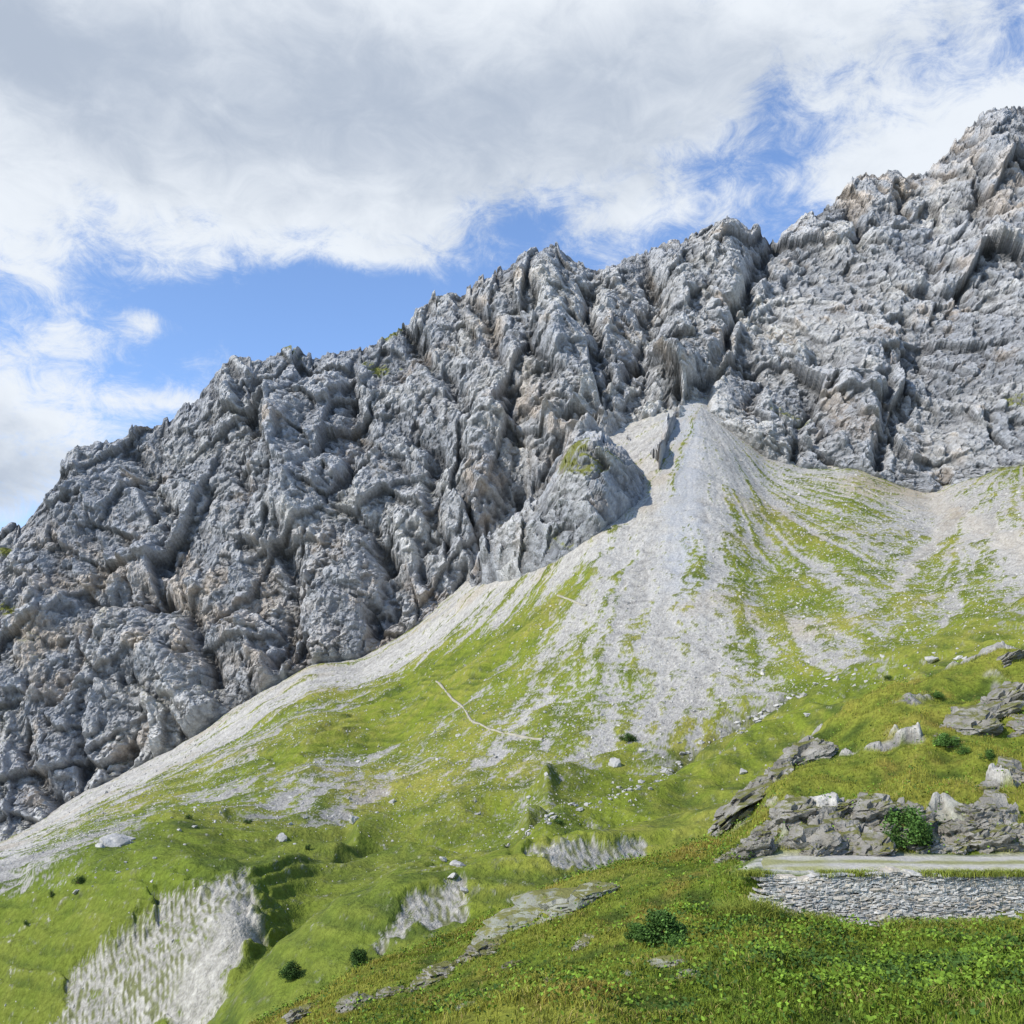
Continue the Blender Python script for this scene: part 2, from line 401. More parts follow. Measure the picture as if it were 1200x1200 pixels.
xc = crest[:, 0]; one = np.zeros_like(xc)
cp = np.stack([xc, one, one], -1)
jag = ridge(cp, 34, 2.)*2.2+facets(cp, 14, 5., 1.5)*2.4+facets(cp, 6, 8., 1.5)*1.2
B[..., 2] += jag[None, :]*np.exp(-(np.maximum(icr-irow, 0)/30.)**2)[:, None]*(irow <= icr+20)[:, None]
e1 = np.gradient(B, axis=1); e2 = np.gradient(B, axis=0)
nr = np.cross(e1, e2); nr /= np.linalg.norm(nr, axis=-1)[..., None]+1e-9
h32 = h.astype(np.float32)
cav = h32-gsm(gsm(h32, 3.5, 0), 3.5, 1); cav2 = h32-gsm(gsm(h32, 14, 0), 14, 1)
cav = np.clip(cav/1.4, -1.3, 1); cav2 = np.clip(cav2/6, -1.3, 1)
big = fbm(B, 90, 3, 51.); med = fbm(B, 22, 3, 61.); fine = perlin(B/3.+7)
rc = np.broadcast_to(np.array([.25, .255, .262]), B.shape)
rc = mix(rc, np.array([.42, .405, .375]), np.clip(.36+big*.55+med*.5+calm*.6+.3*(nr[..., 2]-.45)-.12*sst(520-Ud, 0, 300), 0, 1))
och = np.clip(sst(fbm(B, 35, 3, 71.), .2, .75)*sst(.55-nr[..., 2], -.1, .3)*.75, 0, 1)
for (cu, cv, ru, rv) in [(1050,215,55,26),(655,505,26,28),(320,760,55,45),(200,770,60,45),(1190,230,40,40),(1000,230,45,22),(575,370,24,45),(100,680,70,55),(450,760,50,25),(250,700,100,60),(60,760,60,70),(620,480,30,40),(1120,180,40,30)]:
    och = np.maximum(och, np.exp(-(((Ud-cu)/ru)**2+((Vd-cv)/rv)**2))*sst(med, -.3, .4)*.9)
rc = mix(rc, np.array([.39, .29, .19]), och*.55)
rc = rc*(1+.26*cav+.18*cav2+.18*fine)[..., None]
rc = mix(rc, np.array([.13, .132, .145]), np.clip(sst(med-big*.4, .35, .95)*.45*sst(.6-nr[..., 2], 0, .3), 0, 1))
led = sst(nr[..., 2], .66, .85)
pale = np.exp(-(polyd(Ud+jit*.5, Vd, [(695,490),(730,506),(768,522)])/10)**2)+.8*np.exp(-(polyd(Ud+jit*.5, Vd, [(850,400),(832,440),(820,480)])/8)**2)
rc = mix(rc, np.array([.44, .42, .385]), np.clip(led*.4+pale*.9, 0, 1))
gr = np.zeros_like(big)
for (cu, cv, ru, rv, am) in [(455,390,30,10,.9),(445,425,35,10,.8),(692,552,42,18,1.2),(5,650,15,10,1),(12,716,18,12,1),(935,483,18,8,1.),(905,480,14,8,.8),(1190,470,14,8,1),(655,640,35,20,.7),(330,420,40,8,.5),(1190,560,50,30,.8),(60,600,30,12,.4),(1120,310,14,6,.5),(600,640,20,12,.4)]:
    gr = np.maximum(gr, am*np.exp(-(((Ud-cu)/ru)**2+((Vd-cv)/rv)**2)))
gr = sst(gr+med*.45+R4*.2-.1, .42, .62)*sst(nr[..., 2], .15, .45)
gr = np.maximum(gr, sst(nr[..., 2]+med*.2, .82, .95)*sst(big, .1, .5)*.5)
rc = mix(rc, np.array([.17, .175, .045]), gr)
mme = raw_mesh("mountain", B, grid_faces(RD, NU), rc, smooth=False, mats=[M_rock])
add_obj("mountain", mme, kind="structure", label="jagged grey limestone mountain wall above the scree", category="mountain")

# =====================================================================
# NEAR HILLSIDE
# =====================================================================
uf = np.arange(-240, 1441, 1.5); NF = len(uf)
K = [-240,0,200,300,420,520,620,700,760,850,880,930,1050,1200,1440]
def Cf(vals): return np.interp(uf, K, vals)
F0 = np.stack([uf*0+(uf-600)/600*14, np.full(NF, -9.), np.full(NF, -2.6)], -1)
F0b = P(uf, Cf([1500]*15), Cf([7]*15))
f1v = Cf([1480,1440,1330,1290,1240,1210,1200,1200,1200,1200,1200,1200,1200,1200,1200]); f1s = Cf([9,9,14,16,16,15,14,13,12.5,12.3,12.2,12,12,12,12])
f2v = Cf([1460,1400,1290,1245,1190,1150,1115,1095,1085,1074,1066,1076,1088,1088,1090]); f2s = Cf([14,14,20,22,22,22,22,21.5,21,20.9,20.9,20.9,20.9,20.9,20.9])
f3v = Cf([1450,1380,1270,1225,1165,1128,1085,1056,1036,1022,1018,1021,1021,1022,1023]); f3s = Cf([20,20,25,26,26,26,25,24.5,24,22.3,21.5,21.5,21.5,21.5,21.5])
f4v = Cf([1440,1360,1255,1212,1152,1112,1062,1030,1014,1004,1004,1003,1003,1003,1003]); f4s = Cf([26,26,28,29,29,29,28.5,28,27.5,25,24,23.9,23.9,23.9,23.9])
fcv = Cf([1430,1340,1240,1202,1142,1104,1054,1022,1006,966,942,878,805,748,690]); fcs = Cf([32,32,32,32,32,32,32,32,32,33,34,37,41,44,46])
s6 = lambda x, k=6: gsm(x, k, 0)
FC = P(uf, s6(fcv), s6(fcs))
FL = [F0, F0b, P(uf, s6(f1v), s6(f1s)), P(uf, s6(f2v, 3), s6(f2s, 3)), P(uf, s6(f3v, 3), s6(f3s, 3)), P(uf, s6(f4v, 4), s6(f4s, 4)), FC,
      FC+np.array([0, 8, -3.]), FC+np.array([0, 40, -30.])]
H = stack(FL, [10, 50, 130, 40, 20, 170, 20, 14])
H = gsm(H, 1.6, 0)
RF = H.shape[0]
rowF = np.arange(RF)[:, None]
Uf = np.broadcast_to(uf, (RF, NF)).astype(np.float32)
_, Vf, Sf = proj(H); Vf = Vf.astype(np.float32)
a3 = fbm(H, 3.2, 3); a1 = fbm(H, .9, 2, 4.); a03 = perlin(H/.3); a8 = fbm(H, 9, 2, 8.)
r0 = 10+50+130
tmask = sst(Uf+a1*30, 868, 905)*np.interp(np.arange(RF), [r0+36, r0+41, r0+58, r0+64], [0, 1, 1, 0])[:, None]
wmask = sst(Uf, 870, 890)*np.interp(np.arange(RF), [r0-14, r0-2, r0+60, r0+75], [0, 1, 1, 0])[:, None]
upper = sst(Uf, 840, 900)*np.interp(np.arange(RF), [r0+60, r0+90, r0+400], [0, 1, 1])[:, None]
amp = 1-.93*wmask
bandc = (H[..., 0]*-.42+H[..., 2]*1.0+a3*.35)/1.5
band = np.abs(bandc-np.floor(bandc)-.5)*2
rk = fbm(H, 3.0, 3, 91.)*.7+.22*(band-.5)+.40*np.exp(-(((Uf-985)/120)**2+((Vf-978)/30)**2))+.3*np.exp(-(((Uf-1160)/60)**2+((Vf-945)/55)**2))+.34*np.exp(-(((Uf-1150)/48)**2+((Vf-842)/20)**2))+.3*np.exp(-(polyd(Uf, Vf, [(865,948),(910,912),(950,880)])/9)**2)+a1*.2
rockm = sst(rk, .34, .46)*upper
rh = facets(np.stack([H[..., 0]*.8+H[..., 2]*.4, H[..., 1]*.6, -H[..., 0]*.6+H[..., 2]*1.5], -1)+a1[..., None]*.12, 1.5, 3., 1.8)*.18+facets(H, .6, 7., 1.8)*.09+ridge(H, 2.2, 3.)*.08
craggy = gsm(gsm(rockm*(rh+.08), .6, 0), .6, 1)
H[..., 2] += (a3*.27+a1*.09+a03*.012+a8*.36)*amp+upper*(a3*.45+.05)+craggy
gA = np.array([.11, .15, .017]); gB = np.array([.215, .21, .034]); gC = np.array([.26, .17, .045]); gD = np.array([.05, .072, .013])
hc = mix(np.broadcast_to(gA, H.shape), gB, np.clip(.3+a3*.6+a1*.4+.15*upper, 0, 1))
rust = np.clip(sst(fbm(H, 2.2, 3, 77.)+.08*upper+.15*sst(870-Uf, 0, 60), .25, .9), 0, 1)
hc = mix(hc, gC, rust*.42)
lush = sst(Vf, 1080, 1130)*sst(Uf, 700, 900)
hc = mix(hc, np.array([.10, .155, .016]), lush*.75)
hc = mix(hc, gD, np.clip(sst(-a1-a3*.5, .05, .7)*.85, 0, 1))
hc = mix(hc, np.array([.45, .43, .37]), np.clip(tmask, 0, 1))
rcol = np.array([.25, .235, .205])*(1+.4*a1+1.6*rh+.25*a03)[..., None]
hc = mix(hc, rcol, rockm)
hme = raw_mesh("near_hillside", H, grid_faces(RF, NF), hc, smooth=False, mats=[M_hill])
add_obj("near_hillside_terrain", hme, kind="structure", label="rough green and rust coloured grassy bank with rocks", category="hillside")
HG = H

tu = np.arange(892, 1441, 4.0)
tr = []; tc_ = []
for j in range(13):
    t = j/12
    c = np.interp(tu, uf, np.arange(NF)).astype(int)
    rr = int(r0+41+t*18)
    p = H[rr, c].copy(); p[:, 2] += .05-.06*np.exp(-(tu-892)/10)
    edge = abs(t-.5)*2
    nn = fbm(p, .8, 2, 3.)
    p[:, 2] += nn*.015-.06*(edge > .95)
    tr.append(p)
    gstr = np.clip(np.exp(-((t-.45)/.13)**2)*1.2+nn*.9+(edge > .8)*.5+np.exp(-(tu-892)/25), 0, 1)
    tc_.append(mix(np.broadcast_to(np.array([.48, .45, .385]), p.shape)*(1+.2*nn)[:, None], np.array([.22, .22, .05]), gstr*.8))
tr = np.array(tr); tcc = np.array(tc_)
add_obj("gravel_track", raw_mesh("gravel_track", tr, grid_faces(13, len(tu)), tcc, mats=[M_gravel]), kind="structure", label="pale gravel track with a grassy middle strip", category="track")

# ---------- generic rock ----------
def ico(sub):
    import bmesh
    bm = bmesh.new(); bmesh.ops.create_icosphere(bm, subdivisions=sub, radius=1)
    V = np.array([v.co[:] for v in bm.verts]); F = np.array([[v.index for v in f.verts] for f in bm.faces]); bm.free()
    return V, F
ICO = {k: ico(k) for k in (2, 3, 5)}
def rock_mesh(name, sub, mat, planes=14, rough=.06, strata=0.0, seed=0, block=0.0):
    r = np.random.default_rng(seed)
    V, F = ICO[sub]; V = V.copy()*1.25
    for k in range(planes):
        nrm = r.normal(size=3); nrm /= np.linalg.norm(nrm); d = r.uniform(.5, .9)
        if k == 0: nrm = np.array([.1, -.1, 1.]); nrm /= np.linalg.norm(nrm); d = .7
        q = V@nrm; o = q > d
        V[o] -= ((q[o]-d)*.97)[:, None]*nrm
    dirn = V/np.linalg.norm(V, axis=1)[:, None]
    if block:
        V += (facets(V*np.array([1, 1, 1.8]), .5, seed*1.7, 1.4)*block)[:, None]*dirn
    if strata:
        q = V[:, 2]*strata+V[:, 0]*.5+perlin(V*1.3+seed)*.6; fr = q-np.floor(q)
        k = 1-.12*np.where(fr < .75, 0, 1)-.12*perlin(np.stack([np.floor(q)*3.7, V[:, 0]*.9, V[:, 1]*.9], -1)+seed)
        V[:, :2] *= k[:, None]
    V += (fbm(V, .6, 4, seed*1.3)*rough*2)[:, None]*dirn
    return raw_mesh(name, V, F, mats=[mat], smooth=False)
out_mesh = [rock_mesh("rock_outcrop", 5, M_out, 12, .045, 3.0, s, .13) for s in range(7)]
out_mesh2 = [rock_mesh("rock_slab", 5, M_out2, 9, .045, 2.0, s+20, .07) for s in range(3)]
outs = [(893,996,50,26,0),(908,975,50,32,0),(930,956,56,36,0),(952,985,60,42,0),(975,962,60,38,0),(1000,980,66,42,0),(1022,956,60,38,0),(1045,978,60,40,0),(1064,948,50,32,0),(1015,998,56,22,0),(1082,990,44,24,0),(960,1000,44,20,0),(1035,962,60,30,0),(988,948,50,22,0),
 (868,950,44,12,1),(890,928,96,26,1),(918,903,60,26,1),(944,884,60,30,1),(1132,852,66,26,1),(1160,838,84,34,1),(1180,818,56,26,1),(1112,868,40,16,1),
 (1135,968,56,36,0),(1160,988,60,32,0),(1188,945,50,46,0),(1165,925,44,22,0),(1200,905,44,34,0),(1190,770,50,12,1),(1150,950,40,28,0),(1112,990,44,22,0),(1180,970,46,34,0),
 (1198,985,44,36,0),(862,1003,36,12,0),(1215,850,50,34,1),
 (650,1066,116,40,2),(698,1048,54,22,2),(604,1088,70,22,2),(560,1116,54,18,1),(525,1136,50,14,1),(690,1104,30,8,1),(790,1132,50,12,2),(812,1142,24,10,2),(735,1143,18,8,2),
 (548,1180,18,12,2),(490,1156,44,12,1),(455,1166,36,12,1),(410,1182,44,14,1),(350,1192,56,18,1),(850,1173,16,6,0),(600,1130,20,6,0),(640,1151,14,5,0),(980,1166,14,6,0)]
for i, (u, v, w, hh, ty) in enumerate(outs):
    p = surf_at(HG, uf, u, min(v+hh*.3, 1198))
    if p is None: continue
    s = p@fw; k = s*T/600
    me = (out_mesh2 if ty == 2 else out_mesh)[rng.integers(0, 3 if ty == 2 else 7)]
    o = add_obj("rock_outcrop", me)
    o["label"] = ["weathered grey brown layered rock outcrop in turf", "flat tilted grey rock slab in grass", "pale lichen covered rock slab on grassy bank"][ty]
    o["category"] = "rock"; o["group"] = "rock outcrops on the grassy bank"
    low_ = .18 if ty == 0 else .34 if ty == 2 else .25
    o.location = Vector(p+np.array([0, w*k*.35, -hh*k*low_]))
    o.scale = (w*k*.60, w*k*.60, hh*k*(.95 if ty == 0 else 1.0))
    o.rotation_euler = (rng.uniform(-.15, .15), (-.45 if u > 860 else -.24)+rng.uniform(-.12, .12), rng.uniform(-.4, .4))

# ---------- dry stone wall ----------
def boxes(cs, hs_, jit_, cols, r):
    V = []; F = []; Cc = []
    base = np.array([[-1,-1,-1],[1,-1,-1],[1,1,-1],[-1,1,-1],[-1,-1,1],[1,-1,1],[1,1,1],[-1,1,1]], float)
    fq = np.array([[0,3,2,1],[4,5,6,7],[0,1,5,4],[1,2,6,5],[2,3,7,6],[3,0,4,7]])
    for c, hh, cc in zip(cs, hs_, cols):
        b = base*hh*(1+r.uniform(-jit_, jit_, (8, 3)))
        an = r.normal(0, .06); ca, sa_ = math.cos(an), math.sin(an)
        x = b[:, 0]*ca-b[:, 2]*sa_; z = b[:, 0]*sa_+b[:, 2]*ca; b = np.stack([x, b[:, 1], z], -1)
        F.append(fq+len(V)*8); V.append(b+c); Cc.append(np.tile(cc, (8, 1)))
    return np.concatenate(V), np.concatenate(F), np.concatenate(Cc)
x0 = P(884, 1030, 21)[0]; x1 = P(1440, 1030, 21)[0]
ztop = float(P(1000, 1025, 21.1)[2]); zb = ztop-1.35
yw = float(P(1000, 1050, 21.0)[1])
cs, hs2, cc = [], [], []
z = zb
rw = np.random.default_rng(3)
while z < ztop-.02:
    hcur = rw.uniform(.018, .048)
    if z+hcur > ztop-.03: hcur = ztop-z
    frac = (z-zb)/(ztop-zb)
    x = x0+rw.uniform(-.15, .25)+.45*max(0, frac-.55)+(.2*(1-frac) if frac < .4 else 0)
    top = hcur >= ztop-z-.001
    while x < x1:
        l = rw.uniform(.035, .16)*(2 if rw.random() < .08 else 1)
        if top: l = rw.uniform(.12, .4)
        if not (top and rw.random() < .4):
            cs.append((x+l/2, yw+.22*frac+rw.normal(0, .009)+(-.02 if top else .0)+.2, z+hcur/2+rw.normal(0, .012)))
            hs2.append((l/2+.006, .26, hcur/2*rw.uniform(1.0, 1.6)))
            b = rw.uniform(.88, 1.10); tint = rw.random()
            c = np.array([.46, .44, .395])*b
            if tint < .25: c = np.array([.46, .41, .33])*b
            if tint > .95: c = np.array([.36, .36, .33])*b
            cc.append(c)
        x += l
    z += hcur
Vw, Fw, Cw = boxes(cs, hs2, .14, cc, rw)
Vw[:, 2] += .04*np.sin(Vw[:, 0]*.9)+.10*perlin(np.stack([Vw[:, 0]*.7, Vw[:, 0]*0, Vw[:, 0]*0], -1))+.05*perlin(np.stack([Vw[:, 0]*2.5, Vw[:, 2]*2.5, Vw[:, 0]*0], -1))
Vw[:, 1] += .08*np.sin(Vw[:, 0]*.6+1)+.07*perlin(Vw*1.5)
wme = raw_mesh("stone_wall", Vw, Fw, Cw, smooth=False, mats=[M_wall])
wo = add_obj("stone_wall", wme, label="low dry stone retaining wall of flat grey slabs below the track", category="wall")
bv = wo.modifiers.new("b", 'BEVEL'); bv.width = .005; bv.segments = 1

# ---------- grass tufts ----------
def sample_hill(n, cond):
    r = rng.integers(10+30, RF-36, n); c = rng.integers(0, NF, n)
    ok = cond(Uf[r, c], Vf[r, c], r, c)
    r, c = r[ok], c[ok]
    j = rng.uniform(0, 1, (len(r), 2))
    p = H[r, c]+(H[r, np.minimum(c+1, NF-1)]-H[r, c])*j[:, :1]+(H[np.minimum(r+1, RF-1), c]-H[r, c])*j[:, 1:]
    return p, hc[r, c], r, c
def blades(p, col, hgt, wid, per, spread, lean=.5):
    n = len(p)*per
    p = np.repeat(p, per, 0); col = np.repeat(col, per, 0); hgt = np.repeat(hgt, per)*rng.uniform(.5, 1.15, n)
    p = p+np.concatenate([rng.normal(0, 1, (n, 2))*spread, np.zeros((n, 1))], 1)
    an = rng.uniform(0, 2*np.pi, n); d = np.stack([np.cos(an), np.sin(an), np.zeros(n)], -1)
    ln = rng.uniform(0, 2*np.pi, n); ld = np.stack([np.cos(ln), np.sin(ln), np.zeros(n)], -1)*(rng.uniform(.1, lean*1.6, n)*hgt)[:, None]
    a = p-d*wid/2-np.array([0, 0, .03]); b = p+d*wid/2-np.array([0, 0, .03])
    mid = p+ld*.35+np.array([0, 0, 1])*(hgt*.6)[:, None]
    tip = p+ld+np.array([0, 0, 1])*(hgt*.95)[:, None]
    V = np.stack([a, b, mid+d*wid*.35, mid-d*wid*.35, tip], 1)
    k = np.arange(n)[:, None]*5
    F = np.concatenate([k+np.array([0, 1, 2]), k+np.array([0, 2, 3]), k+np.array([3, 2, 4])], 0)
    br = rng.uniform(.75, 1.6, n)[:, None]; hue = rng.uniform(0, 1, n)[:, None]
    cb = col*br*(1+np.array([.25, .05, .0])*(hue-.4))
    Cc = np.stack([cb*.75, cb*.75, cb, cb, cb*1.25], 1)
    return V.reshape(-1, 3), F, Cc.reshape(-1, 3)
def vis(u, v, r, c):
    return (u > 230) & (u < 1300) & (v < 1235) & (tmask[r, c] < .3) & ~((u > 880) & (r > r0-4) & (r < r0+38)) & (rockm[r, c] < .5)
p, col, r, c = sample_hill(220000, vis)
straw = (rng.random(len(p)) < .05+.08*(perlin(p/1.3+9) > .15))[:, None]
col = np.where(straw, np.array([[.27, .22, .075]]), col)
hg = (.04+.05*rng.random(len(p))+.04*lush[r, c])*(1+.9*np.clip(a3[r, c]+a1[r, c], -.9, 1.6))
V, F, Cc = blades(p, col, hg, .015, 3, .05, .8)
nw = 3000
xs = rng.uniform(x0-.3, x1, nw); xs[:300] = rng.uniform(x0-.9, x0+.35, 300)
lip = rng.random(nw) < .5; lip[:300] = False
zz = np.where(lip, ztop-.02, 0.0)
cw = np.interp(xs, H[r0-6, :, 0], np.arange(NF)).astype(int)
foot = H[r0-6, cw]
pw = np.where(lip[:, None], np.stack([xs, np.full(nw, yw+.22)+rng.normal(0, .10, nw), zz], -1), foot+np.stack([np.zeros(nw), rng.normal(0, .14, nw), np.zeros(nw)], -1))
dn_ = (perlin(np.stack([xs*.9, lip*5.0, xs*0], -1)) > -.05) | (np.arange(nw) < 300)
lh = np.where(lip, .11, .22); lh[:300] = rng.uniform(.15, .45, 300)
pw = pw[dn_]; lh = lh[dn_]
V2, F2, C2 = blades(pw, np.tile([.17, .20, .033], (len(pw), 1)), lh, .014, 7, .06, 1.0)
F = np.concatenate([F, F2+len(V)]); V = np.concatenate([V, V2]); Cc = np.concatenate([Cc, C2])
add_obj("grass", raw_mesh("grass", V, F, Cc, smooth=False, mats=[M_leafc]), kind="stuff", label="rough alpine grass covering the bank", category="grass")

def leaves(cen, size, cols, n):
    an = rng.uniform(0, 2*np.pi, n); el = rng.uniform(-.5, .9, n)
    d = np.stack([np.cos(an)*np.cos(el), np.sin(an)*np.cos(el), np.sin(el)], -1)
    t = np.cross(d, rng.normal(size=(n, 3))); t /= np.linalg.norm(t, axis=1)[:, None]
    s = (size*rng.uniform(.6, 1.3, n))[:, None]
    V = np.stack([cen, cen+d*s*.5+t*s*.32, cen+d*s, cen+d*s*.5-t*s*.32], 1)
    F = np.arange(n*4).reshape(n, 4)
    return V.reshape(-1, 3), F, np.repeat(cols, 4, 0)
def herbc(u, v, r, c):
    m = np.exp(-(((u-835)/45)**2+((v-1080)/20)**2))*1.2+np.exp(-(((u-1080)/180)**2+((v-1140)/38)**2))*1.2+np.exp(-(((u-940)/60)**2+((v-1100)/14)**2))*.7+np.exp(-(((u-1185)/30)**2+((v-990)/8)**2))+.12
    return (rng.random(len(u)) < m*(.25+1.9*np.clip(a1[r, c]+.12, 0, 1))) & (tmask[r, c] < .5) & (u > 300) & ~((u > 880) & (r > r0-4) & (r < r0+42))
p, col, r, c = sample_hill(130000, herbc)
pp = np.repeat(p, 3, 0); n = len(pp)
pp = pp+np.concatenate([rng.normal(0, .07, (n, 2)), rng.uniform(.03, .22, (n, 1))], 1)
sp_ = np.repeat(perlin(p/.8+60), 3)[:, None]
cl = np.where(sp_ > -.1, np.array([[.17, .27, .03]]), np.array([[.07, .13, .025]]))*rng.uniform(.45, 1.25, (n, 1))
V, F, Cc = leaves(pp, np.full(n, .07), cl, n)
add_obj("leafy_herbs", raw_mesh("leafy_herbs", V, F, Cc, smooth=False, mats=[M_leafc]), kind="stuff", label="bright green broad leaved herbs below the wall", category="plants")

# ---------- shrubs ----------
def shrub(p, w, hgt, dark, nleaf, label, group):
    root = add_obj("shrub", None); root.location = Vector(p)
    root["label"] = label; root["category"] = "shrub"; root["group"] = group
    k = 16
    cen = rng.normal(size=(k, 3)); cen /= np.linalg.norm(cen, axis=1)[:, None]; cen *= rng.uniform(.35, .95, (k, 1))
    cen[:, 2] = np.abs(cen[:, 2])*.9+.1
    SV, SF = [], []
    for j in range(k):
        tgt = cen[j]*np.array([w/2, w/2, hgt])
        nb = 5; ths = [0, .5, 1]
        for a_, t in enumerate(ths):
            q = tgt*t+np.array([0, 0, math.sin(t*3.14)*hgt*.08]); rr = .03*w*(1-.75*t)
            for m in range(nb):
                SV.append(q+rr*np.array([math.cos(m*6.283/nb), math.sin(m*6.283/nb), 0]))
        b = j*15
        for a_ in range(2):
            for m in range(nb):
                SF.append([b+a_*5+m, b+a_*5+(m+1) % 5, b+a_*5+5+(m+1) % 5, b+a_*5+5+m])
    add_obj("stem", raw_mesh("stem", SV, SF, mats=[M_bark]), root)
    which = rng.integers(0, k, nleaf)
    q = rng.normal(size=(nleaf, 3)); q /= np.linalg.norm(q, axis=1)[:, None]; q *= (rng.random(nleaf)**.45*.36)[:, None]
    q = cen[which]+q; q[:, 2] = np.maximum(q[:, 2], .02)
    lum = rng.uniform(.6, 1.6, nleaf)*(.7+.8*rng.random(k)[which])
    cols = np.array(dark)*lum[:, None]
    V, F, Cc = leaves(q*np.array([w/2, w/2, hgt*.85]), np.full(nleaf, w*.055), cols, nleaf)
    add_obj("foliage", raw_mesh("foliage", V, F, Cc, smooth=False, mats=[M_leafc]), root)
g1 = "shrubs on the alpine slopes"
for (u, v, w, hh, near) in [(1066,992,66,46,1),(772,1104,66,32,1),(620,1052,26,22,1),(748,1100,34,20,1),(1108,875,30,20,1),(1128,885,20,14,1),(1100,820,22,9,1),(1160,890,24,14,1),(795,1112,30,16,1),(1042,996,30,22,1),
                           (420,1132,28,20,0),(343,1146,28,20,0),(735,869,24,10,0),(92,1036,18,12,0),(60,1052,10,10,0),(360,1000,10,8,0),(1045,798,12,8,0),(30,1085,10,8,0),(290,965,12,6,0),(220,960,10,6,0),(655,965,12,6,0)]:
    p = surf_at(HG if near else GM, uf if near else us, u, v)
    if p is None: continue
    k = (p@fw)*T/600
    shrub(p, w*k, hh*k, (.06, .115, .024) if near else (.04, .075, .018), 5200 if w > 25 else 1500,
          "dense dark green leafy shrub among rocks and grass" if near else "low dark round shrub on the meadow", g1)

# ---------- boulders on the meadow ----------
bm_ = [rock_mesh("boulder", 3, M_boul, 12, .08, 0, s+50) for s in range(6)]
def put(u, v, w):
    p = surf_at(GM, us, u, v)
    if p is None or p@fw > 640: return
    k = (p@fw)*T/600
    o = add_obj("boulder", bm_[rng.integers(0, 6)])
    o["label"] = "pale grey limestone boulder lying on the grass"; o["category"] = "boulder"; o["group"] = "boulders scattered over the meadow"
    s = w*k*.5
    o.location = Vector(p+np.array([0, 0, s*.05]))
    o.scale = (s*rng.uniform(.8, 1.2), s, s*rng.uniform(.5, .9)); o.rotation_euler = tuple(rng.uniform(-.4, .4, 2))+(rng.uniform(0, 6),)
for a_ in [(720,896,22),(640,908,8),(1092,776,16),(1125,772,10),(1018,862,9),(965,865,10),(995,850,7),(134,990,30),(150,985,16),(118,993,14),(330,985,18),(90,1045,9),(560,955,8),(415,963,16),(538,1015,18),(530,1030,14),(545,1045,14),(520,1012,10),(755,880,10),(1035,770,7),(870,905,10),(1010,840,9),(975,855,8),(1045,850,8),(620,935,7),(460,940,7)]:
    put(*a_)
nb = 0
while nb < 235:
    if rng.random() < .45:
        k = rng.integers(0, len(stream)-1); t = rng.random()
        u = stream[k][0]*(1-t)+stream[k+1][0]*t+rng.normal(0, 5); v = stream[k][1]*(1-t)+stream[k+1][1]*t+rng.normal(0, 3); w = rng.uniform(3, 9)
    else:
        u = rng.uniform(30, 1200); lo = np.interp(u, [0, 300, 700, 1200], [1010, 900, 800, 690]); v = lo+abs(rng.normal(0, 60)); w = rng.gamma(2, 1.2)+2
    if v < 1040: put(u, v, w); nb += 1
V0s, F0s = np.array([[1,0,-.3],[-.5,.87,-.3],[-.5,-.87,-.3],[.3,.2,.8],[-.4,.3,.6]]), np.array([[0,2,1],[0,1,3],[1,4,3],[1,2,4],[2,0,3],[2,3,4]])
n = 80000
rr = rng.integers(150, RM-70, n); cc_ = rng.integers(150, NU-150, n)
keep = rng.random(n) < np.clip(.15+.9*np.exp(-((dens[rr, cc_]-.5)/.3)**2), 0, 1)*(dens[rr, cc_] < .96)+.04
rr, cc_ = rr[keep], cc_[keep]; n = len(rr)
base = GM[rr, cc_]; sz = (base@fw)*T/600*(.3+rng.gamma(1.5, .5, n))*.75
an = rng.uniform(0, 6.28, n)
Vx = V0s[None]*rng.uniform(.6, 1.2, (n, 5, 3))*sz[:, None, None]
ca, sa_ = np.cos(an)[:, None], np.sin(an)[:, None]
Vx = np.stack([Vx[..., 0]*ca-Vx[..., 1]*sa_, Vx[..., 0]*sa_+Vx[..., 1]*ca, Vx[..., 2]], -1)+base[:, None]
Fx = (F0s[None]+np.arange(n)[:, None, None]*5).reshape(-1, 3)
cs_ = np.repeat(np.array([.46, .435, .39])*rng.uniform(.7, 1.15, (n, 1)), 5, 0)
add_obj("loose_stones", raw_mesh("loose_stones", Vx, Fx, cs_, smooth=False, mats=[M_slope]), kind="stuff", label="countless loose pale stones strewn down the scree", category="stones")

# ---------- footpaths draped over the meadow ----------
def path(pts, w, nm):
    q = []
    for (x0_, y0_), (x1_, y1_) in zip(pts[:-1], pts[1:]):
        m = max(2, int(math.hypot(x1_-x0_, y1_-y0_)/4))
        for i in range(m):
            t = i/m; q.append((x0_+(x1_-x0_)*t, y0_+(y1_-y0_)*t))
    W_ = []
    for (x, y) in q:
        p = surf_at(GM, us, x, y+rng.normal(0, .8))
        if p is not None: W_.append(p)
    W_ = np.array(W_)
    W_ = gsm(W_, .9, 0)
    d = np.gradient(W_, axis=0); d[:, 2] = 0; sd = np.stack([d[:, 1], -d[:, 0], d[:, 2]], -1); sd /= np.linalg.norm(sd, axis=1)[:, None]+1e-6
    wv = w*(1+.4*np.random.default_rng(1).normal(size=len(W_)))[:, None]
    up = np.array([0, 0, .3])
    V = np.stack([W_-sd*wv/2+up-np.array([0, 0, .7]), W_-sd*wv/2+up, W_+sd*wv/2+up, W_+sd*wv/2+up-np.array([0, 0, .7])], 1)
    n = len(W_)
    add_obj(nm, raw_mesh(nm, V, grid_faces(n, 4), mats=[M_path]), kind="structure", label="narrow pale footpath worn across the slope", category="path")
path([(512,798),(528,818),(545,832),(552,846),(590,860),(640,868)], .8, "footpath")
path([(655,698),(675,706),(692,713)], 1.3, "footpath")
path([(985,570),(1010,572),(1045,590),(1070,602)], 1.5, "footpath")

